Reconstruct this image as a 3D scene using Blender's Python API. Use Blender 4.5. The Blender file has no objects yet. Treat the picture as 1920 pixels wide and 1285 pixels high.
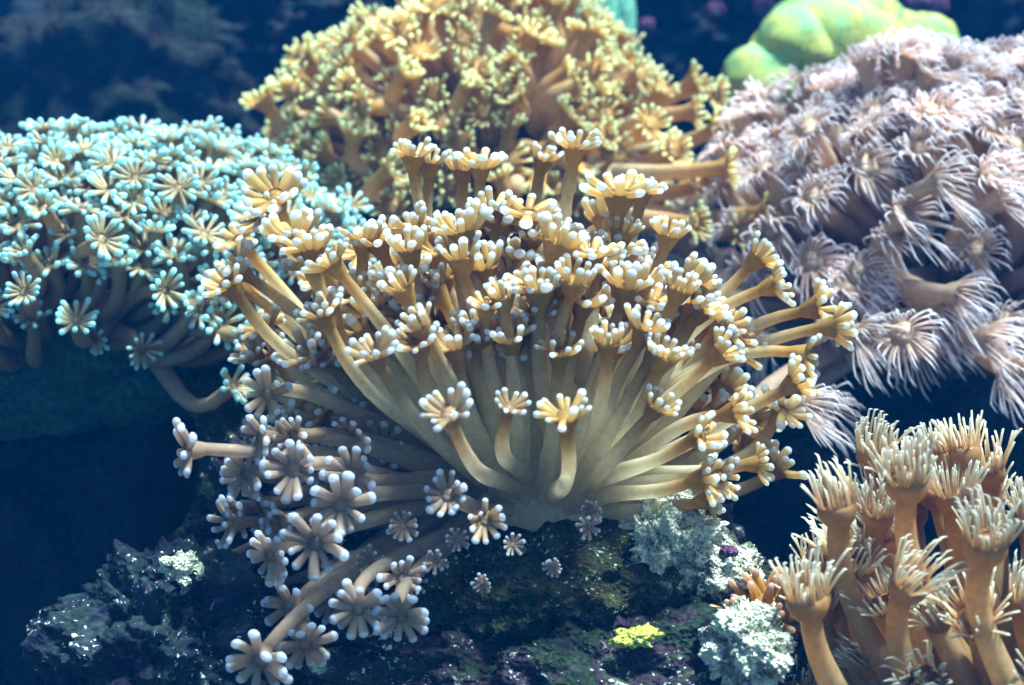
import bpy, bmesh, math, random
import numpy as np
from mathutils import Vector, Matrix, noise

R = math.radians
scene = bpy.context.scene
col = scene.collection

# ------------------------------------------------------------------ camera
CAM_Z, PITCH, LENS = 0.40, 12.0, 50.0
cam_d = bpy.data.cameras.new('camera')
cam = bpy.data.objects.new('camera', cam_d)
col.objects.link(cam)
cam.location = (0, 0, CAM_Z)
cam.rotation_euler = (R(90 - PITCH), 0, 0)
cam_d.lens = LENS
cam_d.sensor_width = 36
cam_d.clip_start = 0.02
cam_d.clip_end = 60
cam_d.dof.use_dof = True
cam_d.dof.focus_distance = 0.72
cam_d.dof.aperture_fstop = 6.5
scene.camera = cam

# ------------------------------------------------------------------ light
SUN_ELEV, SUN_AZ = 72.0, 92.0         # azimuth measured from +Y (behind the corals) towards +X
world = bpy.data.worlds.new('World')
scene.world = world
world.use_nodes = True
wn = world.node_tree
wn.nodes.clear()
sky = wn.nodes.new('ShaderNodeTexSky')
sky.sky_type = 'NISHITA'
sky.sun_disc = False
sky.sun_elevation = R(SUN_ELEV)
sky.sun_rotation = R(SUN_AZ)
bg = wn.nodes.new('ShaderNodeBackground')
bg.inputs['Strength'].default_value = 0.07
wo = wn.nodes.new('ShaderNodeOutputWorld')
wn.links.new(sky.outputs[0], bg.inputs[0])
wn.links.new(bg.outputs[0], wo.inputs[0])

sun_d = bpy.data.lights.new('sun', 'SUN')
sun_d.energy = 5.0
sun_d.angle = R(12)
sun_d.color = (1.0, 0.98, 0.95)
sun = bpy.data.objects.new('sun', sun_d)
col.objects.link(sun)
sd = Vector((math.sin(R(SUN_AZ)) * math.cos(R(SUN_ELEV)), math.cos(R(SUN_AZ)) * math.cos(R(SUN_ELEV)), math.sin(R(SUN_ELEV))))
sun.rotation_euler = sd.to_track_quat('Z', 'Y').to_euler()
sun.location = sd * 3

vs = scene.view_settings
vs.view_transform = 'Standard'
vs.look = 'None'
vs.exposure = 1.55
vs.gamma = 1.0
vs.use_curve_mapping = False
scene.cycles.use_denoising = True
scene.cycles.use_adaptive_sampling = True
scene.cycles.adaptive_threshold = 0.03
scene.cycles.use_light_tree = False
scene.cycles.max_bounces = 9
scene.cycles.diffuse_bounces = 8
scene.cycles.transmission_bounces = 8
scene.cycles.volume_bounces = 0
scene.cycles.transparent_max_bounces = 12
scene.cycles.caustics_reflective = False
scene.cycles.caustics_refractive = False
scene.cycles.sample_clamp_indirect = 4.0

# ------------------------------------------------------------------ helpers
CP, SP = math.cos(R(PITCH)), math.sin(R(PITCH))
RIGHT = np.array([1.0, 0, 0])
UPC = np.array([0, SP, CP])
FWD = np.array([0, CP, -SP])
UP = np.array([0, 0, 1.0])
K = 36.0 / LENS / 1920.0


def P(px, py, d):
    """a pixel of the photograph at depth d metres along the view axis -> world point"""
    return np.array([0, 0, CAM_Z]) + RIGHT * ((px - 960) * K * d) - UPC * ((py - 642.5) * K * d) + FWD * d


def face(r, u, c):
    """direction: r to the right, u up, c towards the viewer"""
    v = RIGHT * r + UP * u - np.array([0, 1.0, 0]) * c
    return v / np.linalg.norm(v)


def nrm(v):
    n = np.linalg.norm(v)
    return v / n if n > 1e-9 else np.array([0, 0, 1.0])


def tag(o, label=None, cat=None, group=None, kind=None):
    if label: o['label'] = label
    if cat: o['category'] = cat
    if group: o['group'] = group
    if kind: o['kind'] = kind
    return o


class MB:
    """collects tubes of quads with a colour per ring"""
    def __init__(self):
        self.v, self.f, self.c, self.n = [], [], [], 0

    def tube(self, path, rad, cols, sides=8, flat=None):
        path = np.asarray(path, float)
        n = len(path)
        t = np.gradient(path, axis=0)
        t /= np.linalg.norm(t, axis=1)[:, None] + 1e-12
        a = np.array([1.0, 0, 0]) if abs(t[0][0]) < 0.8 else np.array([0, 1.0, 0])
        nv = np.zeros((n, 3))
        x = nrm(a - t[0] * np.dot(a, t[0]))
        for i in range(n):
            x = x - t[i] * np.dot(x, t[i])
            x = x / (np.linalg.norm(x) + 1e-12)
            nv[i] = x
        bv = np.cross(t, nv)
        self.rings(path, nv, bv, rad, cols, sides)

    def rings(self, path, nv, bv, rad, cols, sides, wob=None):
        n = len(path)
        ang = np.linspace(0, 2 * math.pi, sides, endpoint=False)
        rad = np.asarray(rad, float)
        rr = rad[:, None] * np.ones((1, sides))
        if wob is not None:
            rr = rr * wob
        V = path[:, None, :] + nv[:, None, :] * (np.cos(ang)[None, :, None] * rr[:, :, None]) + bv[:, None, :] * (np.sin(ang)[None, :, None] * rr[:, :, None])
        i = np.arange(n - 1)[:, None] * sides
        j = np.arange(sides)[None, :]
        j2 = (j + 1) % sides
        F = np.stack([i + j, i + j2, i + sides + j2, i + sides + j], axis=-1).reshape(-1, 4) + self.n
        self.v.append(V.reshape(-1, 3))
        self.f.append(F)
        self.c.append(np.repeat(np.asarray(cols, float), sides, axis=0))
        self.n += n * sides

    def mesh(self, name):
        V = np.concatenate(self.v); F = np.concatenate(self.f); C = np.concatenate(self.c)
        return build_mesh(name, V, F, C)


def build_mesh(name, V, F, C=None):
    me = bpy.data.meshes.new(name)
    me.vertices.add(len(V))
    me.vertices.foreach_set('co', V.astype(np.float32).ravel())
    k = F.shape[1]
    me.loops.add(F.size)
    me.loops.foreach_set('vertex_index', F.astype(np.int32).ravel())
    me.polygons.add(len(F))
    me.polygons.foreach_set('loop_start', (np.arange(len(F)) * k).astype(np.int32))
    me.polygons.foreach_set('use_smooth', np.ones(len(F), bool))
    if C is not None:
        at = me.color_attributes.new('pigment', 'FLOAT_COLOR', 'POINT')
        CC = np.ones((len(V), 4), np.float32)
        CC[:, :C.shape[1]] = C
        if C.shape[1] == 3: CC[:, 3] = 0.0
        at.data.foreach_set('color', CC.ravel())
    me.update(calc_edges=True)
    return me


def obj(name, me, mat=None, parent=None, loc=(0, 0, 0)):
    o = bpy.data.objects.new(name, me)
    col.objects.link(o)
    o.location = loc
    if parent: o.parent = parent
    if mat and me and not me.materials: me.materials.append(mat)
    return o


# ------------------------------------------------------------------ materials
def flesh(name, transl=0.4, rough=0.32, var=0.18, bump=0.15, sss=0.0, const=None, clear=0.0):
    m = bpy.data.materials.new(name)
    m.use_nodes = True
    nt = m.node_tree
    N, L = nt.nodes, nt.links
    N.clear()
    out = N.new('ShaderNodeOutputMaterial')
    at = N.new('ShaderNodeAttribute'); at.attribute_name = 'pigment'
    oi = N.new('ShaderNodeObjectInfo')
    tc = N.new('ShaderNodeTexCoord')
    nz = N.new('ShaderNodeTexNoise'); nz.inputs['Scale'].default_value = 260; nz.inputs['Detail'].default_value = 3
    L.new(tc.outputs['Object'], nz.inputs['Vector'])
    hs = N.new('ShaderNodeHueSaturation')
    mr = N.new('ShaderNodeMapRange')
    mr.inputs['To Min'].default_value = 1 - var; mr.inputs['To Max'].default_value = 1 + var
    L.new(oi.outputs['Random'], mr.inputs['Value'])
    mr2 = N.new('ShaderNodeMapRange')
    mr2.inputs['From Min'].default_value = 0.3; mr2.inputs['From Max'].default_value = 0.7
    mr2.inputs['To Min'].default_value = 0.86; mr2.inputs['To Max'].default_value = 1.1
    L.new(nz.outputs[0], mr2.inputs['Value'])
    mu = N.new('ShaderNodeMath'); mu.operation = 'MULTIPLY'
    L.new(mr.outputs[0], mu.inputs[0]); L.new(mr2.outputs[0], mu.inputs[1])
    L.new(mu.outputs[0], hs.inputs['Value'])
    if const: hs.inputs['Color'].default_value = (*const, 1)
    else: L.new(at.outputs['Color'], hs.inputs['Color'])
    pb = N.new('ShaderNodeBsdfPrincipled')
    pb.inputs['Roughness'].default_value = rough
    pb.inputs['IOR'].default_value = 1.38
    if sss:
        pb.inputs['Subsurface Weight'].default_value = sss
        pb.inputs['Subsurface Radius'].default_value = (1.0, 0.6, 0.3)
        pb.inputs['Subsurface Scale'].default_value = 0.004
    L.new(hs.outputs[0], pb.inputs['Base Color'])
    bp = N.new('ShaderNodeBump'); bp.inputs['Strength'].default_value = bump; bp.inputs['Distance'].default_value = 0.001
    L.new(nz.outputs[0], bp.inputs['Height'])
    L.new(bp.outputs[0], pb.inputs['Normal'])
    if transl > 0:
        tr = N.new('ShaderNodeBsdfTranslucent')
        L.new(hs.outputs[0], tr.inputs['Color'])
        mx = N.new('ShaderNodeMixShader'); mx.inputs[0].default_value = transl
        L.new(pb.outputs[0], mx.inputs[1]); L.new(tr.outputs[0], mx.inputs[2])
        if clear:
            tp = N.new('ShaderNodeBsdfTransparent')
            m2 = N.new('ShaderNodeMixShader'); L.new(at.outputs['Alpha'], m2.inputs[0])
            L.new(mx.outputs[0], m2.inputs[1]); L.new(tp.outputs[0], m2.inputs[2])
            L.new(m2.outputs[0], out.inputs[0])
        else:
            L.new(mx.outputs[0], out.inputs[0])
    else:
        L.new(pb.outputs[0], out.inputs[0])
    return m


def rock_mat(name, cols, scale=25, bump=0.6, fine=220, crust=None, crust_t=0.5, rough=0.8, dim=0.34, speck=0.9):
    """cols: four pigments of the encrusting growth, mixed by noise; crust: pale crust in patches"""
    m = bpy.data.materials.new(name)
    m.use_nodes = True
    nt = m.node_tree
    N, L = nt.nodes, nt.links
    pb = N['Principled BSDF']
    pb.inputs['Roughness'].default_value = rough
    pb.inputs['Specular IOR Level'].default_value = 0.06
    tc = N.new('ShaderNodeTexCoord')
    n1 = N.new('ShaderNodeTexNoise'); n1.inputs['Scale'].default_value = scale; n1.inputs['Detail'].default_value = 6; n1.inputs['Roughness'].default_value = 0.65
    n1.inputs['Distortion'].default_value = 0.6
    L.new(tc.outputs['Object'], n1.inputs['Vector'])
    cr = N.new('ShaderNodeValToRGB')
    els = cr.color_ramp.elements
    pos = [0.36, 0.46, 0.54, 0.64]
    els[0].position = pos[0]; els[1].position = pos[3]
    els.new(pos[1]); els.new(pos[2])
    for e, c in zip(els, cols):
        e.color = (*[k * dim for k in c], 1)
    L.new(n1.outputs[0], cr.inputs[0])
    n2 = N.new('ShaderNodeTexNoise'); n2.inputs['Scale'].default_value = fine; n2.inputs['Detail'].default_value = 5
    L.new(tc.outputs['Object'], n2.inputs['Vector'])
    vo = N.new('ShaderNodeTexVoronoi'); vo.inputs['Scale'].default_value = fine * 1.4
    L.new(tc.outputs['Object'], vo.inputs['Vector'])
    last = cr.outputs[0]
    hsv = N.new('ShaderNodeHueSaturation')
    mr = N.new('ShaderNodeMapRange'); mr.inputs['From Min'].default_value = 0.3; mr.inputs['From Max'].default_value = 0.7
    mr.inputs['To Min'].default_value = 0.45; mr.inputs['To Max'].default_value = 1.5
    L.new(n2.outputs[0], mr.inputs['Value']); L.new(mr.outputs[0], hsv.inputs['Value'])
    L.new(last, hsv.inputs['Color']); last = hsv.outputs[0]
    if crust:
        n3 = N.new('ShaderNodeTexNoise'); n3.inputs['Scale'].default_value = scale * 1.6; n3.inputs['Detail'].default_value = 8
        n3.inputs['Roughness'].default_value = 0.75
        mp = N.new('ShaderNodeMapping'); mp.inputs['Location'].default_value = (3.1, 1.7, 5.2)
        L.new(tc.outputs['Object'], mp.inputs[0]); L.new(mp.outputs[0], n3.inputs['Vector'])
        r3 = N.new('ShaderNodeMapRange'); r3.inputs['From Min'].default_value = crust_t - 0.03; r3.inputs['From Max'].default_value = crust_t + 0.05
        L.new(n3.outputs[0], r3.inputs['Value'])
        mx = N.new('ShaderNodeMix'); mx.data_type = 'RGBA'
        mx.inputs['B'].default_value = (*crust, 1)
        L.new(r3.outputs[0], mx.inputs['Factor']); L.new(last, mx.inputs['A'])
        last = mx.outputs['Result']
    # tiny pale tubes and grains scattered over the surface
    n4 = N.new('ShaderNodeTexNoise'); n4.inputs['Scale'].default_value = fine * 1.5; n4.inputs['Detail'].default_value = 2
    L.new(tc.outputs['Object'], n4.inputs['Vector'])
    n5 = N.new('ShaderNodeTexNoise'); n5.inputs['Scale'].default_value = scale * 0.9; n5.inputs['Detail'].default_value = 3
    L.new(tc.outputs['Object'], n5.inputs['Vector'])
    m5 = N.new('ShaderNodeMath'); m5.operation = 'MULTIPLY_ADD'; m5.inputs[1].default_value = 0.55
    L.new(n5.outputs[0], m5.inputs[0]); L.new(n4.outputs[0], m5.inputs[2])
    r5 = N.new('ShaderNodeMapRange'); r5.inputs['From Min'].default_value = 0.97; r5.inputs['From Max'].default_value = 1.02
    r5.inputs['To Max'].default_value = speck
    L.new(m5.outputs[0], r5.inputs['Value'])
    x5 = N.new('ShaderNodeMix'); x5.data_type = 'RGBA'; x5.inputs['B'].default_value = (0.55, 0.66, 0.6, 1)
    L.new(r5.outputs[0], x5.inputs['Factor']); L.new(last, x5.inputs['A'])
    last = x5.outputs['Result']
    L.new(last, pb.inputs['Base Color'])
    ad = N.new('ShaderNodeMath'); ad.operation = 'ADD'
    L.new(n2.outputs[0], ad.inputs[0]); L.new(vo.outputs['Distance'], ad.inputs[1])
    bp = N.new('ShaderNodeBump'); bp.inputs['Strength'].default_value = bump; bp.inputs['Distance'].default_value = 0.004
    L.new(ad.outputs[0], bp.inputs['Height']); L.new(bp.outputs[0], pb.inputs['Normal'])
    return m


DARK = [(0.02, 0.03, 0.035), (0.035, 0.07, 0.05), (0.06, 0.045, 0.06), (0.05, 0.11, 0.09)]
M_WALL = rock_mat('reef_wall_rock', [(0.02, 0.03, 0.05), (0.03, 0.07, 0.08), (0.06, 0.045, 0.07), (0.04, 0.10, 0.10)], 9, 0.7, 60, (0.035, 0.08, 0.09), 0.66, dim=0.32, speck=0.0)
M_ROCK = rock_mat('live_rock', [(0.03, 0.04, 0.05), (0.05, 0.10, 0.06), (0.10, 0.06, 0.12), (0.10, 0.16, 0.10)], 28, 0.7, 240, (0.45, 0.5, 0.42), 0.62)
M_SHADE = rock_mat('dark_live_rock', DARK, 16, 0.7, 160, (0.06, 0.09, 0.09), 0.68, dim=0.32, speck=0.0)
M_CRUST = rock_mat('pale_crusted_rock', [(0.10, 0.14, 0.08), (0.28, 0.32, 0.16), (0.24, 0.18, 0.22), (0.2, 0.34, 0.2)], 45, 0.9, 420, (0.84, 0.90, 0.72), 0.46, dim=1.0)
M_GREEN = rock_mat('algae_rock', [(0.03, 0.05, 0.04), (0.07, 0.12, 0.05), (0.10, 0.09, 0.06), (0.16, 0.24, 0.08)], 34, 0.8, 300, (0.35, 0.4, 0.3), 0.66)
M_VIOLET = rock_mat('coralline_rock', [(0.03, 0.03, 0.06), (0.04, 0.045, 0.10), (0.05, 0.10, 0.09), (0.08, 0.10, 0.16)], 40, 0.6, 200, (0.4, 0.46, 0.5), 0.66)
M_SAND = rock_mat('seabed_sand', [(0.10, 0.11, 0.10), (0.16, 0.16, 0.13), (0.20, 0.19, 0.15), (0.24, 0.23, 0.18)], 14, 0.5, 300)
M_BASE = rock_mat('coral_skeleton', [(0.16, 0.12, 0.08), (0.24, 0.17, 0.10), (0.30, 0.22, 0.12), (0.22, 0.18, 0.12)], 30, 0.5, 260)
M_TEALBASE = rock_mat('teal_skeleton', [(0.04, 0.14, 0.12), (0.06, 0.20, 0.16), (0.08, 0.22, 0.16), (0.06, 0.16, 0.15)], 12, 0.4, 200, speck=0.15)
M_BOULDER = rock_mat('boulder_coral', [(0.26, 0.66, 0.34), (0.44, 0.66, 0.22), (0.60, 0.64, 0.16), (0.66, 0.62, 0.18)], 14, 0.3, 500, rough=0.6, speck=0.0, dim=0.72)
M_TEAL = rock_mat('lobed_coral', [(0.12, 0.42, 0.32), (0.16, 0.48, 0.36), (0.22, 0.5, 0.36), (0.30, 0.52, 0.38)], 22, 0.4, 300, rough=0.6, speck=0.0, dim=0.9)
M_PINK = rock_mat('pink_coralline', [(0.22, 0.06, 0.20), (0.30, 0.09, 0.28), (0.30, 0.13, 0.30), (0.36, 0.18, 0.34)], 60, 0.5, 400)
M_LEAF = rock_mat('yellow_sponge', [(0.36, 0.42, 0.06), (0.45, 0.5, 0.10), (0.5, 0.5, 0.12), (0.4, 0.5, 0.15)], 60, 0.6, 500, dim=1.0)
M_FLESH = flesh('polyp_flesh', 0.62, 0.2, clear=1)
M_TISSUE = flesh('coral_tissue', 0.3, 0.4, const=(0.60, 0.46, 0.32), bump=0.5)
M_FLESH_FAR = flesh('polyp_flesh_soft', 0.5, 0.3)

# ------------------------------------------------------------------ setting
def grid(name, x0, x1, y0, y1, nx, ny, fz, mat):
    xs = np.linspace(x0, x1, nx); ys = np.linspace(y0, y1, ny)
    V = np.array([fz(x, y) for y in ys for x in xs])
    i = np.arange(ny - 1)[:, None] * nx; j = np.arange(nx - 1)[None, :]
    F = np.stack([i + j, i + j + 1, i + nx + j + 1, i + nx + j], -1).reshape(-1, 4)
    return obj(name, build_mesh(name, V, F), mat)


def seabed_z(x, y):
    z = -0.12 + 0.05 * noise.fractal(Vector((x * 1.5, y * 1.5, 3)), 0.9, 2, 4)
    return (x, y, z)

tag(grid('seabed', -6, 6, -6, 6, 90, 90, seabed_z, M_SAND), kind='structure')


def wall_pt(u, v):
    # u across, v up; a craggy slope of live rock behind the corals
    x = u
    s = noise.fractal(Vector((u * 2.2, v * 2.2, 7.0)), 0.8, 2.1, 6)
    h = noise.hetero_terrain(Vector((u * 5, v * 5, 2.0)), 0.7, 2.0, 5, 0.4)
    y = 1.72 + 0.22 * v + 0.20 * s - 0.045 * h + 0.12 * math.sin(u * 2.1 + 0.6)
    z = -0.2 + v + 0.08 * noise.noise(Vector((u * 4, v * 4, 11)))
    return (x + 0.1 * noise.noise(Vector((u * 3, v * 3, 21))), y, z)


xs = np.linspace(-2.6, 2.6, 330); zs = np.linspace(0, 0.95, 100)
V = np.array([wall_pt(x, z) for z in zs for x in xs])
i = np.arange(99)[:, None] * 330; j = np.arange(329)[None, :]
F = np.stack([i + j, i + j + 1, i + 330 + j + 1, i + 330 + j], -1).reshape(-1, 4)
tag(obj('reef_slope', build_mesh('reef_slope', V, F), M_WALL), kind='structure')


def rock(name, c, rad, mat, seed, label, cat='rock', amp=0.28, freq=2.2, sub=5, rough=1.0, pop=0.0, rot=(0, 0, 0), group=None, parent=None, flat=1.0):
    """a craggy stone: a ball pushed in and out by several octaves of noise; pop adds popcorn-like crust"""
    bm = bmesh.new()
    bmesh.ops.create_icosphere(bm, subdivisions=sub, radius=1)
    s = Vector((seed * 3.7, seed * 1.3, seed * 2.1))
    rad = Vector(rad)
    mr = max(rad)
    for v in bm.verts:
        n = v.co.normalized()
        q = Vector((n.x * rad.x, n.y * rad.y, n.z * rad.z)) / mr
        d = amp * noise.fractal(q * freq + s, 0.9, 2.1, 4)
        d -= amp * 0.55 * abs(noise.noise(q * freq * 2.3 + s * 2)) * rough
        d += amp * 0.22 * rough * noise.fractal(q * freq * 6 + s, 0.8, 2.0, 4)
        if pop:
            dist = noise.voronoi(q * 12 + s)[0]
            d += pop * (0.5 - dist[0]) + pop * 0.5 * noise.noise(q * 34 + s)
        k = 1 + d
        v.co = Vector((n.x * rad.x * k, n.y * rad.y * k, n.z * rad.z * k * (flat if n.z < 0 else 1)))
    me = bpy.data.meshes.new(name)
    bm.to_mesh(me); bm.free()
    me.polygons.foreach_set('use_smooth', np.ones(len(me.polygons), bool))
    o = obj(name, me, mat, parent, tuple(c))
    o.rotation_euler = rot
    if label: tag(o, label, cat, group)
    return o


# pedestals and stones that carry the corals
rock('reef_rock', P(1010, 1190, 0.84), (0.135, 0.10, 0.10), M_ROCK, 1, 'broad dark reef rock that carries the big fountain shaped coral', amp=0.34, sub=6)
rock('rock_plate', P(1010, 1040, 0.765), (0.088, 0.075, 0.030), M_GREEN, 2, 'overhanging green edged rock plate directly under the fountain shaped coral', amp=0.22, freq=2.6, sub=6, rot=(R(8), R(-6), 0))
rock('reef_rock', P(1110, 1290, 0.72), (0.12, 0.06, 0.045), M_ROCK, 3, 'low dark rock with green and purple growth below the overhanging plate', amp=0.4, freq=3, sub=6)
rock('crusted_rock', P(1255, 1020, 0.735), (0.026, 0.026, 0.024), M_CRUST, 4, 'white crusted knobbly rock tucked under the right rim of the fountain coral', amp=0.34, freq=2.8, sub=6, pop=0.10)
rock('crusted_rock', P(1350, 1068, 0.735), (0.020, 0.022, 0.017), M_CRUST, 5, 'small white crusted rock with a pink patch on its upper side', amp=0.34, freq=2.6, sub=5, pop=0.10)
rock('crusted_rock', P(1400, 1210, 0.675), (0.020, 0.024, 0.019), M_CRUST, 6, 'white crusted rock lying in front of the small orange anemone', amp=0.34, freq=2.6, sub=6, pop=0.10, rot=(0, R(28), 0))
rock('reef_rock', P(1300, 1130, 0.77), (0.045, 0.05, 0.045), M_GREEN, 7, 'mossy green rock between the white crusted stones', amp=0.34, freq=2.6, sub=5)
rock('reef_rock', P(1250, 1230, 0.76), (0.06, 0.05, 0.05), M_ROCK, 8, 'dark teal rock behind the yellow leaf shaped sponge', amp=0.36, freq=2.8, sub=5)
rock('reef_rock', P(330, 1230, 0.76), (0.070, 0.06, 0.058), M_VIOLET, 9, 'craggy violet and blue rock in the dark beside the drooping polyps', amp=0.40, freq=2.5, sub=6, rough=0.7)
rock('reef_rock', P(335, 1072, 0.735), (0.013, 0.014, 0.011), M_CRUST, 10, 'pale curled rock tip on top of the violet rock', amp=0.4, freq=2.2, sub=5, pop=0.05)
rock('reef_rock', P(520, 1000, 0.86), (0.055, 0.05, 0.07), M_ROCK, 11, 'green speckled rock behind the drooping polyps', amp=0.36, freq=2.8, sub=5)
rock('reef_rock', P(560, 880, 0.92), (0.06, 0.06, 0.09), M_GREEN, 12, 'green rock hidden between the bushy coral and the fountain coral', amp=0.36, freq=2.6, sub=5)
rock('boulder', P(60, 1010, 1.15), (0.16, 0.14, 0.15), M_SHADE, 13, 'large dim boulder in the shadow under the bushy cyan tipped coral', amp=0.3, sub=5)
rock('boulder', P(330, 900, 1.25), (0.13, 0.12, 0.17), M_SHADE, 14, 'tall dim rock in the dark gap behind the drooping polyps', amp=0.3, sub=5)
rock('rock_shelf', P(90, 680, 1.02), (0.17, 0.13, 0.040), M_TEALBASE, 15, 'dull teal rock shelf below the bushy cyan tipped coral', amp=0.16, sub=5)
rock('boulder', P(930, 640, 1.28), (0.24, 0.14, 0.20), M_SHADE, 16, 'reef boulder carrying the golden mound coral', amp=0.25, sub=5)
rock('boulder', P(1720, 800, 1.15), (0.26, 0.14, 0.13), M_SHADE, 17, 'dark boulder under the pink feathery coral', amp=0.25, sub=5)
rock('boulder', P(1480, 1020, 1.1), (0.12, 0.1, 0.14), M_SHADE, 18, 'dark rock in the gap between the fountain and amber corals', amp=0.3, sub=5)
rock('boulder', P(1900, 1500, 0.80), (0.16, 0.12, 0.08), M_ROCK, 19, 'rock at the foot of the amber tube coral', amp=0.3, sub=5)
# background stones
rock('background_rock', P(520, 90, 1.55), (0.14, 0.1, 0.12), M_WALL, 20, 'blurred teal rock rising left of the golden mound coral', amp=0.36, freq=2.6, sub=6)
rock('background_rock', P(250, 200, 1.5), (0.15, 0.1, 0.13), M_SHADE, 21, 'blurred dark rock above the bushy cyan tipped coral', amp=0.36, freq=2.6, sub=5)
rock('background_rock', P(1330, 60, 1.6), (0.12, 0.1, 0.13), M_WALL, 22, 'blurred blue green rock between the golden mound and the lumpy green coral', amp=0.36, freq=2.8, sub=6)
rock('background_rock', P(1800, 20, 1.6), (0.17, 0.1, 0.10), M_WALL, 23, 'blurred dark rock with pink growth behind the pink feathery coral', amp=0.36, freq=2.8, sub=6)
for k, (x, y, d, r) in enumerate([(1440, 8, 1.50, 0.016), (1712, 8, 1.50, 0.018), (1755, 12, 1.5, 0.014), (1212, 48, 1.48, 0.009), (1340, 20, 1.45, 0.010)]):
    rock('pink_algae', P(x, y, d), (r, r * 0.6, r * 0.9), M_PINK, 30 + k, 'small blurred pink coralline patch on the background rock', cat='algae', amp=0.4, sub=3, group='pink patches on the background rock')
rock('pink_algae', P(1366, 1034, 0.722), (0.0045, 0.004, 0.003), M_PINK, 37, 'pink coralline patch on the small white crusted rock', cat='algae', amp=0.4, sub=3)
rock('leaf_sponge', P(1192, 1196, 0.675), (0.0125, 0.006, 0.0042), M_LEAF, 38, 'bright yellow green leaf shaped sponge on the dark rock', cat='sponge', amp=0.5, freq=2.4, sub=5, rot=(0, R(-4), 0))

# lumpy green boulder coral and the teal lobed coral in the background
def lobes(name, label, mat, lst, cat='coral'):
    root = obj(name, None, loc=tuple(lst[0][0]))
    tag(root, label, cat)
    for k, (c, r) in enumerate(lst):
        rock('lobe', np.array(c) - np.array(lst[0][0]), r, mat, 50 + k * 3 + len(lst), None, amp=0.10, freq=1.6, sub=4, rough=0.3, parent=root)
    return root

B = []
for (x, y, d, r) in [(1560, 100, 1.27, 0.062), (1500, 95, 1.25, 0.044), (1600, 60, 1.28, 0.046), (1650, 75, 1.29, 0.035), (1690, 62, 1.29, 0.022), (1735, 82, 1.28, 0.030), (1440, 160, 1.25, 0.042), (1530, 60, 1.27, 0.042)]:
    B.append((P(x, y, d), (r, r, r * 0.9)))
lobes('boulder_coral', 'lumpy yellow green boulder coral peeking over the pink feathery coral', M_BOULDER, B)
B = []
for (x, y, d, rx, rz) in [(1085, 50, 1.36, 0.026, 0.075), (1050, 30, 1.38, 0.026, 0.06), (1120, 40, 1.37, 0.022, 0.07), (1160, 75, 1.38, 0.018, 0.055)]:
    B.append((P(x, y, d), (rx, rx, rz)))
lobes('lobed_coral', 'blurred mint green column lobed coral behind the golden mound coral', M_TEAL, B)


# ------------------------------------------------------------------ polyps
def bez(p0, p1, p2, p3, n):
    t = np.linspace(0, 1, n)[:, None]
    return (1 - t) ** 3 * p0 + 3 * (1 - t) ** 2 * t * p1 + 3 * (1 - t) * t * t * p2 + t ** 3 * p3


def frame_of(dh, roll):
    z = nrm(dh)
    a = np.array([0, 0, 1.0]) if abs(z[2]) < 0.9 else np.array([1.0, 0, 0])
    x = nrm(np.cross(a, z))
    y = np.cross(z, x)
    c, s = math.cos(roll), math.sin(roll)
    return np.stack([x * c + y * s, -x * s + y * c, z], axis=1)      # columns


def lerp(a, b, t):
    return np.asarray(a) * (1 - t) + np.asarray(b) * t


def stalk_mesh(base, tip, d0, dh, S, rng, cupk):
    """one continuous body: stalk that flares into a cup closed by an oral disc with a raised mouth"""
    L = np.linalg.norm(tip - base)
    side = nrm(np.cross(tip - base, [rng.gauss(0, 1), rng.gauss(0, 1), rng.gauss(0, 1)])) * L * 0.06
    n = S.get('rings', 12)
    path = bez(base, base + d0 * L * 0.42 + side, tip - dh * L * 0.36 - side, tip, n)
    t = np.linspace(0, 1, n)
    r0, r1, rc = S['r0'], S['r1'], S['rc'] * cupk
    rs = S.get('rscale', 1.0)
    rad = (r0 * (1 - t) + r1 * t) * rs * (1 + 0.05 * np.sin(t * 9 + rng.random() * 6))
    h = S['cuph'] * cupk
    # cup rings beyond the tip along dh
    prof = [(0.25, 0.18), (0.55, 0.52), (0.85, 0.88), (1.0, 1.0), (1.0, 1.05), (0.86, 1.02), (0.45, 0.84), (0.22, 0.86), (0.10, 1.0), (0.01, 0.96)]
    if S.get('bulb'):
        prof = [(0.45, 0.16), (0.82, 0.36), (1.0, 0.60), (0.98, 0.78), (0.86, 0.95), (0.72, 1.0), (0.45, 0.94), (0.22, 0.96), (0.10, 1.04), (0.01, 1.0)]
    cp, cr = [], []
    re = rad[-1]
    for k, (fr, fz) in enumerate(prof):
        cp.append(tip + dh * h * fz)
        cr.append(re + (rc - re) * fr if k < 5 else rc * fr)
    path = np.concatenate([path, np.array(cp)])
    rad = np.concatenate([rad, cr])
    sc, cc, mc = np.array(S['stalk']), np.array(S['cup']), np.array(S['mouth'])
    foot = np.array(S.get('foot', S['stalk']))
    cols = [lerp(lerp(foot, sc, min(1, tt * 2.2)), cc, max(0, (tt - 0.62) / 0.38) ** 1.3) for tt in t]
    cols = [np.append(q, S.get('clear', 0.0) * max(0.0, 1 - max(0, tt - 0.72) / 0.22)) for q, tt in zip(cols, t)]
    head = [cc, cc, cc, cc, cc, lerp(cc, mc, 0.35), lerp(cc, mc, 0.65), mc, mc, mc * 0.9]
    cols += [np.append(q, 0.0) for q in head]
    mb = MB()
    # frames: transport along path then fixed by dh
    mb.tube(path, np.maximum(rad, 1e-5), cols, S.get('sides', 10))
    return mb, tip + dh * h


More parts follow.
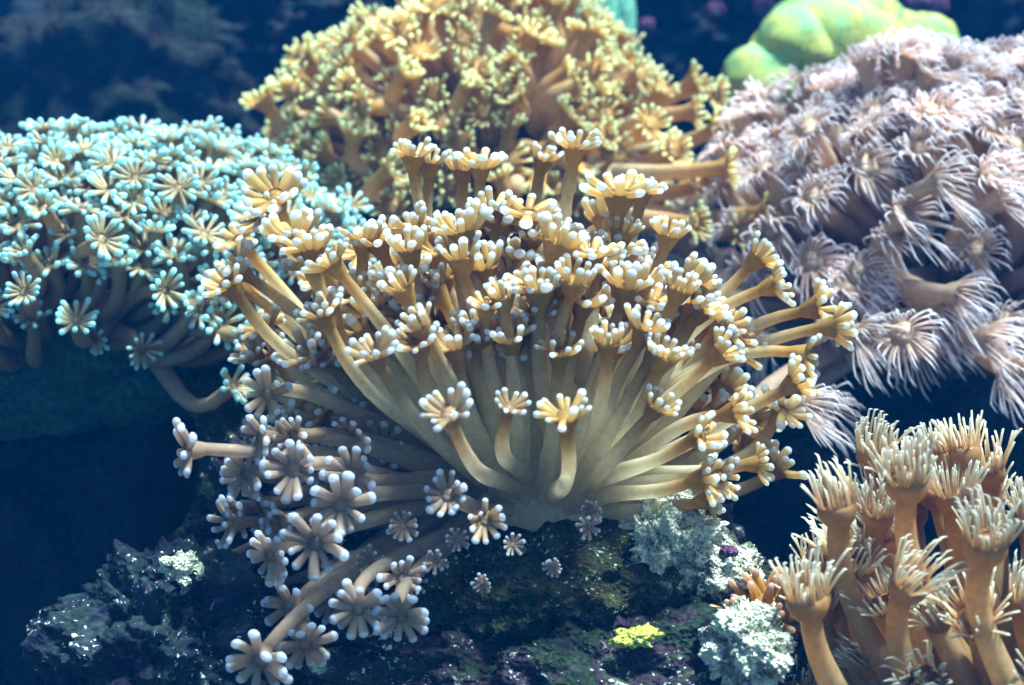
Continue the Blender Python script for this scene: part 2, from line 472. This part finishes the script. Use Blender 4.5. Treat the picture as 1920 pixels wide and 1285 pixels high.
def tentacle_shape(ln, r, S, rng, curl, seg=8):
    """path in local space: x outwards, z up the axis; curls by `curl` radians over its length"""
    a = 0.0
    pts = [np.zeros(3)]
    side = rng.gauss(0, 0.10)
    for k in range(seg):
        a += curl / seg
        pts.append(pts[-1] + np.array([math.cos(a), side * (k / seg), math.sin(a)]) * ln / seg)
    pts = np.array(pts)
    # close the tip with a rounded knob
    d = nrm(pts[-1] - pts[-2])
    rk = r * S['knob']
    extra = [pts[-1] + d * rk * 0.55, pts[-1] + d * rk * 0.9, pts[-1] + d * rk * 1.0]
    path = np.concatenate([pts, extra])
    t = np.linspace(0, 1, seg + 1)
    rad = r * (S['root'] * (1 - t) + 1.0 * t)
    kb = np.clip((t - 0.62) / 0.38, 0, 1)
    rad = rad * (1 + (S['knob'] - 1) * np.sin(kb * math.pi * 0.5))
    rad = np.concatenate([rad, [rk * 0.80, rk * 0.42, rk * 0.05]])
    tc, tp = np.array(S['tent']), np.array(S['tip'])
    cc = np.array(S['cup'])
    ts = S.get('tipstart', 0.72)
    cols = [lerp(lerp(cc, tc, min(1, tt * 2.0)), tp, np.clip((tt - ts) / (1.0 - ts), 0, 1)) for tt in t] + [tp, tp, tp]
    return path, rad, cols


TENT_LIB = {}


def make_polyp(parent, origin, S, mat, base, tip, d0, dh, rng, open_=None, scale=1.0, separate=False, wind=None):
    base, tip = np.asarray(base, float), np.asarray(tip, float)
    loc = base
    cupk = scale * rng.uniform(0.9, 1.1)
    op = open_ if open_ is not None else rng.uniform(*S['open'])
    flatk = min(1.0, op / 1.5) if S.get('petal') else 0.4
    cupw = 1.18 - 0.5 * flatk if S.get('petal') else 1.0
    mb, rim = stalk_mesh(base - loc, tip - loc, d0, dh, dict(S, rc=S['rc'] * cupw), rng, cupk)
    po = obj('polyp', mb.mesh('polyp'), mat, parent, tuple(loc - origin))
    n = rng.randint(*S['n'])
    F = frame_of(dh, rng.uniform(0, 6.28))
    rc = S['rc'] * cupk * cupw
    ln0 = S['len'] * scale * ((0.82 + 0.5 * flatk) if S.get('petal') else 1.0)
    if S.get('sway'):
        wind = np.array([rng.gauss(0, 1), rng.gauss(0, 1), rng.gauss(0, 0.3)]) * S['sway']
    tr = S['tr'] * scale
    if separate:
        key = id(S)
        if key not in TENT_LIB:
            lib = []
            r2 = random.Random(5)
            for q in range(14):
                m2 = MB()
                pth, rd, cl = tentacle_shape(1.0, S['tr'] / S['len'], S, r2, r2.uniform(-0.35, 0.75))
                m2.tube(pth, rd, cl, 9)
                me = m2.mesh('tentacle'); me.materials.append(mat)
                lib.append(me)
            TENT_LIB[key] = lib
        lib = TENT_LIB[key]
    else:
        cm = MB()
    for k in range(n):
        az = 2 * math.pi * (k + rng.uniform(-0.22, 0.22)) / n
        ca, sa = math.cos(az), math.sin(az)
        el = math.pi / 2 - (op + rng.gauss(0, S.get('jit', 0.16)))          # elevation above the disc plane
        ln = ln0 * rng.uniform(*S.get('lenvar', (0.78, 1.12)))
        out = np.array([ca, sa, 0.0])
        ax = np.array([0, 0, 1.0])
        X = out * math.cos(el) + ax * math.sin(el)
        Z = -out * math.sin(el) + ax * math.cos(el)
        Y = np.cross(Z, X)
        B3 = F @ np.stack([X, Y, Z], axis=1)
        root = rim + F @ (out * rc * S.get('troot', 0.80)) - dh * S['cuph'] * S.get('tdrop', 0.10)
        if separate:
            to = obj('tentacle', lib[rng.randrange(len(lib))], None, po)
            M = Matrix.Identity(4)
            f = rng.uniform(0.88, 1.15)
            for a in range(3):
                M[a][0] = B3[a][0] * ln; M[a][1] = B3[a][1] * ln * f * (0.98 + 0.32 * flatk); M[a][2] = B3[a][2] * ln * f * 0.9; M[a][3] = root[a]
            to.matrix_basis = M
        else:
            pth, rd, cl = tentacle_shape(ln, tr * rng.uniform(0.9, 1.1), S, rng, rng.uniform(*S.get('curl', (-0.3, 0.6))), S.get('seg', 6))
            pth = pth @ B3.T + root
            if wind is not None:
                s = np.linspace(0, 1, len(pth))[:, None] ** 1.6
                pth = pth + wind * ln * s
            cm.tube(pth, rd, cl, S.get('tsides', 6))
    if not separate:
        obj('tentacle_crown', cm.mesh('tentacle_crown'), mat, po)
    return po


def spiral(n, accept, rng):
    """n fairly even directions among those that accept() takes (a probability)"""
    N = n
    for it in range(40):
        out = []
        r = random.Random(rng.randint(0, 9999))
        for k in range(N):
            z = 1 - 2 * (k + 0.5) / N
            a = k * 2.399963
            q = math.sqrt(max(0, 1 - z * z))
            u = nrm(np.array([q * math.cos(a), q * math.sin(a), z]) + np.array([r.gauss(0, 1), r.gauss(0, 1), r.gauss(0, 1)]) * 0.9 / math.sqrt(N))
            if r.random() < accept(u):
                out.append(u)
        if len(out) >= n:
            return out
        N = int(N * max(1.06, n / max(1, len(out))))
    return out


def colony(name, label, S, mat, base_c, base_r, tip_c, tip_r, n, accept, seed, up_k=0.35, jit=0.35, rj=(0.82, 1.04), base_mat=None, keys=(), separate=False, wind=None, lean=None, snap=True, sc=(0.85, 1.12), flat=1.0, droop_shade=None):
    rng = random.Random(seed)
    origin = np.array(base_c, float)
    root = obj(name, None, loc=tuple(origin))
    tag(root, label, 'coral')
    if base_mat:
        rock('base', (0, 0, 0), tuple(np.array(base_r) * 0.99), base_mat, seed + 0.5, None, amp=0.12, freq=1.8, sub=4, rough=0.5, parent=root, flat=flat)
    base_r = np.array(base_r, float); tip_r = np.array(tip_r, float)
    for u in spiral(n, accept, rng):
        tip = np.array(tip_c) + u * tip_r * rng.uniform(*rj)
        v = nrm(u + np.array([rng.gauss(0, 1), rng.gauss(0, 1), rng.gauss(0, 1)]) * 0.10)
        base = origin + v * base_r * 0.9
        d0 = nrm(v / base_r + UP * 2)
        dh = nrm(u * (1 - up_k) + UP * up_k + np.array([rng.gauss(0, 1), rng.gauss(0, 1), rng.gauss(0, 1)]) * jit * 0.5 + (lean if lean is not None else 0))
        make_polyp(root, origin, S, mat, base, tip, d0, dh, rng, None, rng.uniform(*sc), separate, wind)
    for kk in keys:
        hx, hy, d, fr, fu, fc = kk[:6]
        tip = P(hx, hy, d)
        dh = face(fr, fu, fc)
        if len(kk) > 6 and kk[6] is not None:
            b = P(*kk[6])
            if snap:
                q = nrm((b - origin) / base_r) * base_r * 0.72
                b = origin + q * np.array([1, 1, flat if q[2] < 0 else 1])
        else:
            u = nrm(tip - origin)
            b = origin + u * base_r * 0.9
        d0 = nrm(nrm(tip - b) + nrm((b - origin) / base_r) * 0.12)
        op = kk[7] if len(kk) > 7 else None
        make_polyp(root, origin, droop_shade(hx, hy) if droop_shade else S, mat, b, tip, d0, dh, rng, op, kk[8] if len(kk) > 8 else 1.0, separate, wind)
    return root


# --- the big fountain shaped coral
S_FRONT = dict(r0=0.0050, r1=0.0030, rc=0.0074, cuph=0.0085, n=(10, 12), len=0.0080, tr=0.00148, root=0.75, knob=1.0, petal=1, troot=0.68, tdrop=0.02, open=(0.75, 1.45),
               clear=0.4, stalk=(0.94, 0.85, 0.61), foot=(0.90, 0.77, 0.54), cup=(0.58, 0.36, 0.10), mouth=(0.78, 0.66, 0.40), tent=(0.76, 0.56, 0.25), tip=(0.80, 0.87, 0.92),
               rings=14, sides=12, tipstart=0.9)
# dimmer light on the drooping lower left polyps, painted in as dull mauve brown
S_DROOP_SHADE = dict(S_FRONT, stalk=(0.54, 0.46, 0.37), foot=(0.50, 0.41, 0.32), cup=(0.48, 0.35, 0.26), mouth=(0.62, 0.53, 0.48), tent=(0.54, 0.42, 0.34), tip=(0.68, 0.76, 0.90))
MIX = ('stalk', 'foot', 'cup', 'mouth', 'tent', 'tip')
S_STEPS = [dict(S_FRONT, **{k: tuple(lerp(S_FRONT[k], S_DROOP_SHADE[k], q / 5)) for k in MIX}) for q in range(6)]


def fringe_shade(hx, hy):
    f = min(1, max(0, (hy - 600) / 260)) * min(1, max(0, (1080 - hx) / 260))  # painted shade deepens towards the lower left
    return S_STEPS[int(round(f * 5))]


S_YOUNG = dict(S_DROOP_SHADE, rscale=0.35)  # keeps the painted shade of the drooping polyps
FB = P(1010, 935, 0.78)


def acc_front(u):
    if u[2] < -0.05: return 0
    a = -u[1]                       # towards the viewer
    if a > 0.2 and u[2] < 0.45: return 0
    if a > 0.15 and u[2] < 0.72: return 0.04
    if a < -0.55 and u[2] < 0.6: return 0.15
    return 1.0


KEYS_FRONT = [
    # head px, py, depth, facing right/up/viewer, stalk foot (px, py, depth), opening, scale
    (385, 842, 0.68, -0.85, 0.05, 0.45, (640, 815, 0.73), 1.35, 1.05),
    (512, 735, 0.71, -0.2, 0.05, 0.95, (640, 760, 0.76), 1.45, 0.95),
    (478, 880, 0.70, -0.35, 0.0, 0.9, (600, 850, 0.74), 1.45, 0.95),
    (560, 880, 0.67, -0.15, 0.2, 0.95, (680, 880, 0.73), 1.25, 1.0),
    (640, 940, 0.66, 0.05, 0.1, 0.95, (760, 920, 0.72), 1.35, 1.05),
    (600, 1008, 0.655, -0.1, 0.05, 1.0, (740, 960, 0.72), 1.35, 1.05),
    (525, 1030, 0.69, -0.4, -0.1, 0.8, (680, 960, 0.73), 1.4, 0.95),
    (470, 955, 0.72, -0.7, -0.1, 0.5, (640, 900, 0.75), 1.3, 0.8),
    (672, 1130, 0.66, 0.1, -0.05, 1.0, (790, 985, 0.73), 1.45, 0.95),
    (750, 1142, 0.665, 0.15, -0.1, 1.0, (830, 990, 0.73), 1.45, 0.9),
    (500, 1215, 0.66, -0.2, -0.25, 0.9, (700, 985, 0.74), 1.4, 1.1),
    (570, 1190, 0.68, 0.2, -0.25, 0.9, (720, 985, 0.74), 1.4, 0.95),
    (440, 1040, 0.76, -0.6, 0.0, 0.6, (640, 940, 0.77), 1.3, 0.8),
    (715, 1245, 0.74, 0.0, -0.4, 0.9, (800, 1000, 0.76), 1.4, 0.8),
    (850, 800, 0.64, -0.2, 0.85, 0.5, (960, 935, 0.70), 1.0, 1.0),
    (1062, 812, 0.64, -0.05, 0.9, 0.25, (1115, 915, 0.68), 1.0, 1.0),
    (845, 935, 0.655, -0.15, 0.45, 0.8, (890, 955, 0.735), 1.1, 0.85),
    (905, 975, 0.66, 0.2, 0.25, 0.9, (930, 960, 0.735), 1.0, 0.8),
    (1140, 668, 0.66, 0.0, 0.95, 0.2, (1120, 900, 0.72), 0.45, 0.95),
    (1230, 700, 0.67, 0.35, 0.9, 0.1, (1180, 900, 0.73), 0.75, 1.0),
    (1012, 580, 0.68, 0.0, 0.98, 0.05, (1030, 880, 0.74), 0.6, 1.1),
    (715, 690, 0.66, -0.3, 0.85, 0.3, (860, 900, 0.72), 1.0, 1.0),
    (790, 672, 0.67, -0.15, 0.9, 0.3, (900, 890, 0.72), 1.0, 1.0),
    (950, 780, 0.66, 0.2, 0.8, 0.4, (985, 900, 0.70), 1.1, 0.7),
    (1215, 785, 0.67, 0.5, 0.75, 0.2, (1130, 930, 0.72), 0.9, 0.9),
    (1290, 905, 0.70, 0.75, 0.25, 0.3, (1130, 940, 0.74), 1.0, 1.0),
    (1395, 872, 0.73, 0.95, 0.1, 0.1, (1180, 900, 0.76), 1.1, 0.9),
    (1330, 895, 0.71, 0.8, 0.1, 0.3, (1150, 920, 0.74), 1.0, 0.9),
    (1465, 735, 0.73, 0.75, 0.6, 0.15, (1230, 860, 0.76), 1.1, 1.0),
    (1535, 615, 0.74, 0.95, 0.1, 0.2, (1230, 690, 0.77), 1.0, 1.1),
    (1500, 585, 0.76, 0.85, 0.3, 0.25, (1240, 700, 0.78), 1.0, 1.1),
    (1480, 660, 0.74, 0.9, -0.15, 0.2, (1240, 720, 0.77), 1.0, 1.0),
    (1400, 505, 0.77, 0.7, 0.7, 0.1, (1230, 700, 0.79), 1.0, 1.05),
    (1425, 545, 0.75, 0.85, 0.35, 0.2, (1220, 690, 0.78), 1.0, 1.0),
    (1330, 680, 0.70, 0.7, 0.6, 0.2, (1170, 860, 0.74), 0.9, 1.0),
    (1350, 780, 0.71, 0.85, 0.3, 0.3, (1170, 890, 0.74), 1.0, 1.0),
    (1290, 830, 0.69, 0.7, 0.45, 0.4, (1150, 910, 0.73), 1.0, 1.0),
    (1300, 945, 0.72, 0.9, 0.3, 0.1, (1120, 960, 0.75), 1.0, 0.8),
    (565, 480, 0.72, -0.25, 0.9, 0.1, (640, 730, 0.76), 1.0, 1.35),
    (525, 395, 0.75, -0.1, 0.7, 0.6, (610, 720, 0.79), 1.25, 1.4),
    (450, 560, 0.74, -0.5, 0.75, 0.2, (610, 740, 0.78), 1.0, 1.05),
    (590, 500, 0.70, -0.1, 0.95, 0.05, (650, 740, 0.74), 1.0, 1.1),
    (680, 480, 0.72, 0.0, 0.98, 0.0, (740, 780, 0.76), 0.9, 1.05),
    (775, 325, 0.78, 0.0, 1.0, 0.05, (830, 700, 0.80), 0.9, 1.05),
    (805, 335, 0.79, 0.05, 0.98, 0.05, (860, 700, 0.81), 0.9, 1.0),
    (868, 345, 0.80, -0.05, 1.0, 0.1, (880, 700, 0.82), 0.9, 1.0),
    (900, 340, 0.78, 0.05, 0.98, 0.2, (920, 700, 0.80), 1.2, 1.1),
    (1012, 325, 0.80, 0.25, 0.95, 0.05, (985, 700, 0.82), 0.8, 0.9),
    (1075, 310, 0.78, 0.1, 0.98, 0.05, (1050, 700, 0.80), 0.95, 1.15),
    (1160, 410, 0.74, 0.0, 0.98, 0.1, (1130, 760, 0.77), 1.15, 1.5),
    (1200, 385, 0.78, 0.2, 0.95, 0.1, (1150, 720, 0.80), 1.0, 1.05),
    (870, 520, 0.69, -0.15, 0.95, 0.05, (960, 820, 0.74), 0.8, 1.1),
    (775, 500, 0.70, -0.2, 0.95, 0.0, (900, 820, 0.75), 0.9, 1.1),
    (910, 600, 0.68, 0.1, 0.9, 0.15, (990, 830, 0.72), 1.2, 0.8),
    (1110, 510, 0.70, 0.05, 1.0, 0.1, (1090, 820, 0.75), 1.1, 1.1),
    (1080, 560, 0.72, 0.0, 1.0, 0.0, (1070, 820, 0.75), 0.7, 1.0),
    (1195, 565, 0.70, 0.1, 0.98, 0.05, (1160, 820, 0.74), 0.9, 1.1),
    (1245, 470, 0.74, 0.25, 0.95, 0.05, (1170, 780, 0.77), 0.9, 1.05),
    (925, 430, 0.73, -0.1, 0.98, 0.1, (980, 780, 0.77), 0.9, 1.1),
    (620, 620, 0.69, -0.4, 0.85, 0.1, (760, 850, 0.74), 0.9, 1.0),
]
_r = random.Random(91)
for _k in range(22):
    _x, _y = _r.uniform(445, 690), _r.uniform(420, 720)
    KEYS_FRONT.append((_x, _y, _r.uniform(0.735, 0.81), (_x - 800) / 420 + _r.gauss(0, 0.2), _r.uniform(0.5, 1.0), _r.uniform(0.0, 0.5),
                       (830 + _r.uniform(-30, 60), 880, 0.78), _r.uniform(0.9, 1.4), _r.uniform(0.95, 1.2)))
for _k in range(26):
    _x, _y = _r.uniform(450, 760), _r.uniform(800, 1130)
    if _y > 1000: _x += 60
    KEYS_FRONT.append((_x, _y, _r.uniform(0.69, 0.77), (_x - 740) / 300 + _r.gauss(0, 0.2), _r.uniform(-0.3, 0.35), 0.75,
                       (850 + _r.uniform(-20, 80), 930 + _r.uniform(-60, 50), 0.74), _r.uniform(1.1, 1.5), _r.uniform(0.8, 1.0)))
for _k in range(34):
    _x = 590 + 720 * (_k + _r.random()) / 34
    _y = _r.uniform(430, 610) + abs(_x - 980) * 0.12
    KEYS_FRONT.append((_x, _y, _r.uniform(0.68, 0.75), (_x - 980) / 500 + _r.gauss(0, 0.15), 0.95, _r.uniform(-0.1, 0.3),
                       (985 + (_x - 985) * 0.42, _r.uniform(860, 930), _r.uniform(0.705, 0.74)), _r.uniform(0.6, 1.25), _r.uniform(1.0, 1.3)))
for _k in range(13):
    _x = 740 + 540 * (_k + _r.random()) / 13
    KEYS_FRONT.append((_x, _r.uniform(560, 730), _r.uniform(0.665, 0.695), (_x - 1000) / 420 + _r.gauss(0, 0.12), 0.9, _r.uniform(0.0, 0.35),
                       (1000 + (_x - 1000) * 0.45, 1005 + _r.uniform(-25, 15), 0.725), _r.uniform(0.5, 1.1), _r.uniform(0.85, 1.1)))
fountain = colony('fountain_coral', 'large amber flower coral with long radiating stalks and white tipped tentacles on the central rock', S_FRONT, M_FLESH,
       FB, (0.060, 0.046, 0.062), P(1000, 880, 0.78), (0.130, 0.105, 0.132), 125, acc_front, 11, up_k=0.4, jit=0.5, keys=KEYS_FRONT, separate=True, base_mat=M_TISSUE, flat=0.36, droop_shade=fringe_shade, rj=(0.66, 1.04), sc=(1.0, 1.25))

# young polyps budding on the rock plate below it
_r = random.Random(17)
for (_x, _y, _d, _k) in [(1100, 985, 0.69, 0.42), (1112, 955, 0.695, 0.38), (752, 985, 0.70, 0.55), (957, 1022, 0.685, 0.40), (820, 1055, 0.70, 0.45), (905, 1090, 0.69, 0.36), (700, 1050, 0.71, 0.5), (1040, 1060, 0.685, 0.34), (860, 1010, 0.69, 0.42), (780, 1090, 0.705, 0.45)]:
    _t = P(_x, _y, _d); _b = P(_x + _r.uniform(-25, 25), _y + 10, _d + 0.035)
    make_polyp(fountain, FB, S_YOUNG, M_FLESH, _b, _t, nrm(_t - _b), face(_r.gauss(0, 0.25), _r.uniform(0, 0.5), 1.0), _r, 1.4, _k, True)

# --- bushy coral with cyan tips
S_LEFT = dict(r0=0.0060, r1=0.0042, rc=0.0060, cuph=0.0065, n=(11, 13), len=0.0082, tr=0.00155, root=0.85, knob=1.22, petal=1, troot=0.7, tdrop=0.03, open=(1.0, 1.5), jit=0.18,
              stalk=(0.46, 0.34, 0.25), foot=(0.34, 0.26, 0.2), cup=(0.46, 0.34, 0.18), mouth=(0.62, 0.56, 0.42), tent=(0.68, 0.58, 0.38), tip=(0.55, 0.92, 0.97), rings=10, sides=9, tipstart=0.72)


def acc_left(u):
    if u[2] < -0.15: return 0
    if u[1] > 0.5 and u[2] < 0.45: return 0
    if u[2] < 0.2: return 0.35
    return 1.0


KEYS_LEFT = [(425, 735, 0.84, 0.6, 0.5, 0.3, (250, 650, 0.93), 1.2, 0.95), (440, 630, 0.84, 0.8, -0.1, 0.5, (250, 620, 0.92), 1.3, 0.9),
             (365, 575, 0.84, 0.7, -0.1, 0.6, (200, 620, 0.92), 1.3, 0.95), (260, 650, 0.86, 0.5, -0.2, 0.7, (180, 600, 0.92), 1.3, 0.8), (190, 625, 0.87, -0.4, -0.3, 0.7, (250, 560, 0.92), 1.3, 0.8),
             (300, 545, 0.84, 0.6, 0.1, 0.6, (170, 620, 0.91), 1.3, 0.95), (400, 540, 0.85, 0.8, 0.2, 0.5, (230, 590, 0.92), 1.3, 0.95)]
colony('bushy_coral', 'dense bushy coral with bright cyan tipped tentacles on the teal shelf', S_LEFT, M_FLESH_FAR,
       P(170, 600, 0.98), (0.105, 0.085, 0.045), P(215, 520, 0.96), (0.170, 0.135, 0.095), 280, acc_left, 23, up_k=0.55, jit=0.35, keys=KEYS_LEFT, base_mat=M_TEALBASE, snap=False)

# --- golden mound
S_BACK = dict(r0=0.0080, r1=0.0055, rc=0.0088, cuph=0.0075, n=(13, 16), len=0.0095, tr=0.00125, root=1.0, knob=1.25, open=(0.5, 1.25), jit=0.22,
              stalk=(0.74, 0.55, 0.34), foot=(0.54, 0.36, 0.20), cup=(0.64, 0.37, 0.11), mouth=(0.75, 0.55, 0.28), tent=(0.80, 0.58, 0.21), tip=(0.90, 0.95, 0.62), rings=10, sides=9, tipstart=0.55)


def acc_back(u):
    if u[2] < -0.2: return 0
    if u[1] > 0.55: return 0
    return 1.0


KEYS_BACK = [(505, 205, 1.10, -0.5, 0.8, 0.1, (560, 330, 1.12), 0.9, 1.1), (1345, 315, 1.00, 1.0, 0.05, 0.15, (1150, 320, 1.05), 0.8, 1.0), (1285, 212, 1.06, 0.95, 0.1, 0.3, (1130, 240, 1.1), 0.9, 0.9),
             (1290, 160, 1.12, 0.7, 0.5, 0.3, (1200, 230, 1.12), 0.9, 1.0), (1235, 180, 1.08, 0.4, 0.8, 0.4, (1150, 260, 1.1), 1.0, 0.95), (1330, 175, 1.12, 0.8, -0.1, 0.6, (1220, 230, 1.13), 1.0, 0.9), (1250, 290, 1.03, 0.6, 0.3, 0.7, (1150, 300, 1.08), 1.0, 0.95), (1210, 240, 1.04, 0.4, 0.5, 0.7, (1130, 290, 1.08), 1.0, 1.0), (1340, 240, 1.07, 0.5, 0.4, 0.7, (1220, 290, 1.1), 1.0, 0.9), (1300, 350, 1.02, 0.6, 0.2, 0.7, (1170, 350, 1.06), 1.0, 0.9), (1380, 440, 0.99, 0.5, 0.2, 0.8, (1230, 420, 1.04), 1.0, 0.9), (1420, 400, 1.0, 0.8, 0.2, 0.4, (1220, 380, 1.04), 1.0, 0.9), (870, 165, 1.02, 0.5, 0.7, 0.5, (800, 240, 1.06), 0.25, 0.8),
             (770, 235, 1.01, 0.6, 0.3, 0.6, (680, 290, 1.04), 0.25, 0.85), (750, 150, 1.03, 0.6, 0.7, 0.3, (640, 250, 1.06), 0.3, 0.9), (860, 20, 1.2, 0.6, 0.6, 0.1, (660, 120, 1.18), 0.7, 1.0),
             (1120, 110, 1.15, 0.5, 0.8, 0.2, (930, 70, 1.16), 0.9, 1.0), (720, 330, 1.0, 0.7, 0.5, 0.2, (590, 340, 1.03), 0.9, 1.0), (1290, 420, 0.98, 0.7, 0.1, 0.6, (1150, 380, 1.02), 1.0, 0.9)]
colony('golden_mound_coral', 'golden brown mound coral with short crowded polyps behind the fountain coral', S_BACK, M_FLESH_FAR,
       P(905, 340, 1.17), (0.10, 0.085, 0.085), P(885, 320, 1.16), (0.158, 0.135, 0.144), 205, acc_back, 37, up_k=0.15, jit=0.95, keys=KEYS_BACK, base_mat=M_BASE, rj=(0.84, 1.05))

# --- pink feathery coral
S_PINK = dict(r0=0.0078, r1=0.0056, rc=0.0096, cuph=0.0080, n=(36, 42), len=0.0200, tr=0.00044, root=1.7, knob=1.2, open=(0.35, 1.05), jit=0.26, curl=(-0.25, 0.35), lenvar=(0.6, 1.15),
              stalk=(0.62, 0.45, 0.34), foot=(0.42, 0.29, 0.23), cup=(0.68, 0.49, 0.35), mouth=(0.75, 0.6, 0.5), tent=(0.90, 0.72, 0.65), tip=(0.94, 0.90, 0.95), rings=11, sides=9, tsides=5, seg=7, tipstart=0.5)


def acc_pink(u):
    if u[2] < -0.25: return 0
    if u[1] > 0.5: return 0
    if u[1] < -0.25 and u[2] < 0.6: return 0.5
    if u[2] < 0.25: return 0.5
    return 1.0


KEYS_PINK = [(1770, 550, 0.90, 0.85, -0.1, 0.3, (1650, 545, 0.95), 1.0, 1.0), (1610, 520, 0.93, -0.4, 0.3, 0.8, (1760, 480, 0.98), 1.2, 0.9), (1600, 625, 0.88, 0.6, -0.05, 0.6, (1480, 600, 0.94), 1.1, 0.9),
             (1830, 635, 0.90, 0.7, 0.0, 0.5, (1690, 650, 0.95), 0.8, 1.0), (1700, 635, 0.88, -0.5, 0.4, 0.5, (1920, 600, 0.90), 1.2, 0.9), (1490, 765, 0.84, 0.8, 0.1, 0.4, (1400, 790, 0.86), 0.8, 0.9),
             (1880, 690, 0.9, 0.3, -0.2, 0.9, (1960, 640, 0.94), 0.8, 1.0), (1740, 350, 0.90, 0.7, 0.3, 0.5, (1670, 430, 0.95), 0.9, 1.05), (1860, 385, 0.9, 0.6, 0.5, 0.4, (1790, 460, 0.95), 0.9, 1.0),
             (1680, 420, 0.91, 0.5, 0.6, 0.5, (1640, 540, 0.97), 1.0, 1.05), (1540, 760, 0.90, 0.5, 0.1, 0.7, (1620, 700, 0.95), 1.0, 0.8)]
colony('feathery_coral', 'pink feathery coral with drooping fine tentacles below the lumpy green coral', S_PINK, M_FLESH_FAR,
       P(1760, 560, 1.08), (0.12, 0.085, 0.075), P(1740, 500, 1.06), (0.175, 0.150, 0.158), 170, acc_pink, 41, up_k=0.3, jit=0.5, keys=KEYS_PINK, base_mat=M_BASE,
       wind=np.array([0.50, -0.15, -0.62]))

# --- amber tube coral
S_AMB = dict(r0=0.0068, r1=0.0050, rc=0.0088, cuph=0.0115, n=(34, 40), len=0.0185, tr=0.00040, root=2.0, knob=1.35, open=(0.0, 0.5), jit=0.17, bulb=1, troot=0.84, tdrop=0.25, sway=0.16, curl=(-0.45, 0.45), lenvar=(0.55, 1.15),
             stalk=(0.58, 0.40, 0.20), foot=(0.34, 0.24, 0.17), cup=(0.62, 0.36, 0.14), mouth=(0.7, 0.5, 0.3), tent=(0.74, 0.58, 0.38), tip=(0.85, 0.84, 0.75), rings=14, sides=12, tsides=5, seg=7, tipstart=0.45)


def acc_amb(u):
    if u[2] < 0.0: return 0
    if u[1] > 0.6 and u[2] < 0.6: return 0
    return 1.0


KEYS_AMB = [(1572, 985, 0.66, -0.15, 0.98, 0.05, (1720, 1400, 0.68), 0.05, 1.0), (1520, 1160, 0.63, -0.2, 0.95, 0.1, (1640, 1420, 0.66), 0.1, 1.05), (1545, 1090, 0.70, -0.3, 0.9, 0.1, (1680, 1400, 0.7), 0.15, 0.95),
            (1700, 940, 0.65, -0.1, 0.95, 0.2, (1850, 1400, 0.67), 0.2, 1.1), (1640, 990, 0.68, 0.1, 0.95, 0.2, (1760, 1400, 0.69), 0.2, 0.95), (1840, 1055, 0.62, 0.05, 0.95, 0.25, (1930, 1400, 0.65), 0.2, 1.05),
            (1640, 880, 0.72, -0.1, 0.98, 0.1, (1780, 1400, 0.72), 0.1, 1.0), (1600, 1090, 0.68, 0.0, 0.9, 0.3, (1720, 1420, 0.68), 0.2, 0.95), (1690, 1120, 0.64, 0.2, 0.8, 0.4, (1760, 1420, 0.66), 0.3, 0.95)]
colony('tube_coral', 'amber coral of tall upright stalks with brush like tentacles beside the white crusted rock', S_AMB, M_FLESH,
       P(1900, 1420, 0.72), (0.075, 0.05, 0.035), P(1850, 1330, 0.72), (0.098, 0.085, 0.135), 46, acc_amb, 53, up_k=0.55, jit=0.3, keys=KEYS_AMB, base_mat=M_BASE, lean=np.array([-0.1, -0.05, 0]), snap=False, rj=(0.8, 1.0))

# --- small orange anemone
def anemone():
    rng = random.Random(77)
    c = P(1442, 1118, 0.715)
    root = obj('anemone', None, loc=tuple(c))
    tag(root, 'small orange anemone with stubby tentacles between white crusted rock and amber coral', 'anemone')
    S = dict(knob=1.05, root=1.35, cup=(0.58, 0.33, 0.06), tent=(0.62, 0.36, 0.10), tip=(0.72, 0.52, 0.42), tipstart=0.75)
    mb = MB()
    zz = np.linspace(0, 1, 7)
    mb.tube([np.array([0, 0, -0.03 + 0.028 * z]) for z in zz] + [np.array([0, 0, 0.002])], list(0.016 + 0.004 * zz) + [0.001], [(0.5, 0.28, 0.08)] * 8, 20)
    obj('column', mb.mesh('column'), M_FLESH, root)
    for k in range(70):
        a = k * 2.39996; q = math.sqrt((k + 0.5) / 70)
        pos = np.array([math.cos(a) * q * 0.019, math.sin(a) * q * 0.017, 0.000 - 0.012 * q * q])
        d = nrm(np.array([math.cos(a) * q, math.sin(a) * q, 1.0 - 0.5 * q]) + np.array([rng.gauss(0, .2), rng.gauss(0, .2), rng.gauss(0, .1)]))
        m = MB()
        pth, rd, cl = tentacle_shape(rng.uniform(0.010, 0.015), 0.0016, S, rng, rng.uniform(-0.5, 0.5), 6)
        Fm = frame_of(d, rng.uniform(0, 6))
        pth = pth @ np.stack([Fm[:, 2], Fm[:, 0], Fm[:, 1]], axis=1).T
        m.tube(pth, rd, cl, 8)
        obj('tentacle', m.mesh('tentacle'), M_FLESH, root, tuple(pos))
anemone()

# ------------------------------------------------------------------ the water (one even volume round everything)
hm = bpy.data.materials.new('sea_water')
hm.use_nodes = True
nt = hm.node_tree
nt.nodes.clear()
ho = nt.nodes.new('ShaderNodeOutputMaterial')
pv = nt.nodes.new('ShaderNodeVolumePrincipled')
pv.inputs['Color'].default_value = (0.0, 0.045, 0.17, 1)
pv.inputs['Absorption Color'].default_value = (0.15, 0.72, 0.95, 1)
pv.inputs['Density'].default_value = 0.28
pv.inputs['Anisotropy'].default_value = 0.0
nt.links.new(pv.outputs[0], ho.inputs['Volume'])
bm = bmesh.new()
bmesh.ops.create_cube(bm, size=1)
me = bpy.data.meshes.new('haze')
for v in bm.verts:
    v.co = Vector((v.co.x * 14, v.co.y * 14, -1.3 + (v.co.z + 0.5) * 2.4))
bm.to_mesh(me); bm.free()
tag(obj('haze', me, hm), kind='stuff')
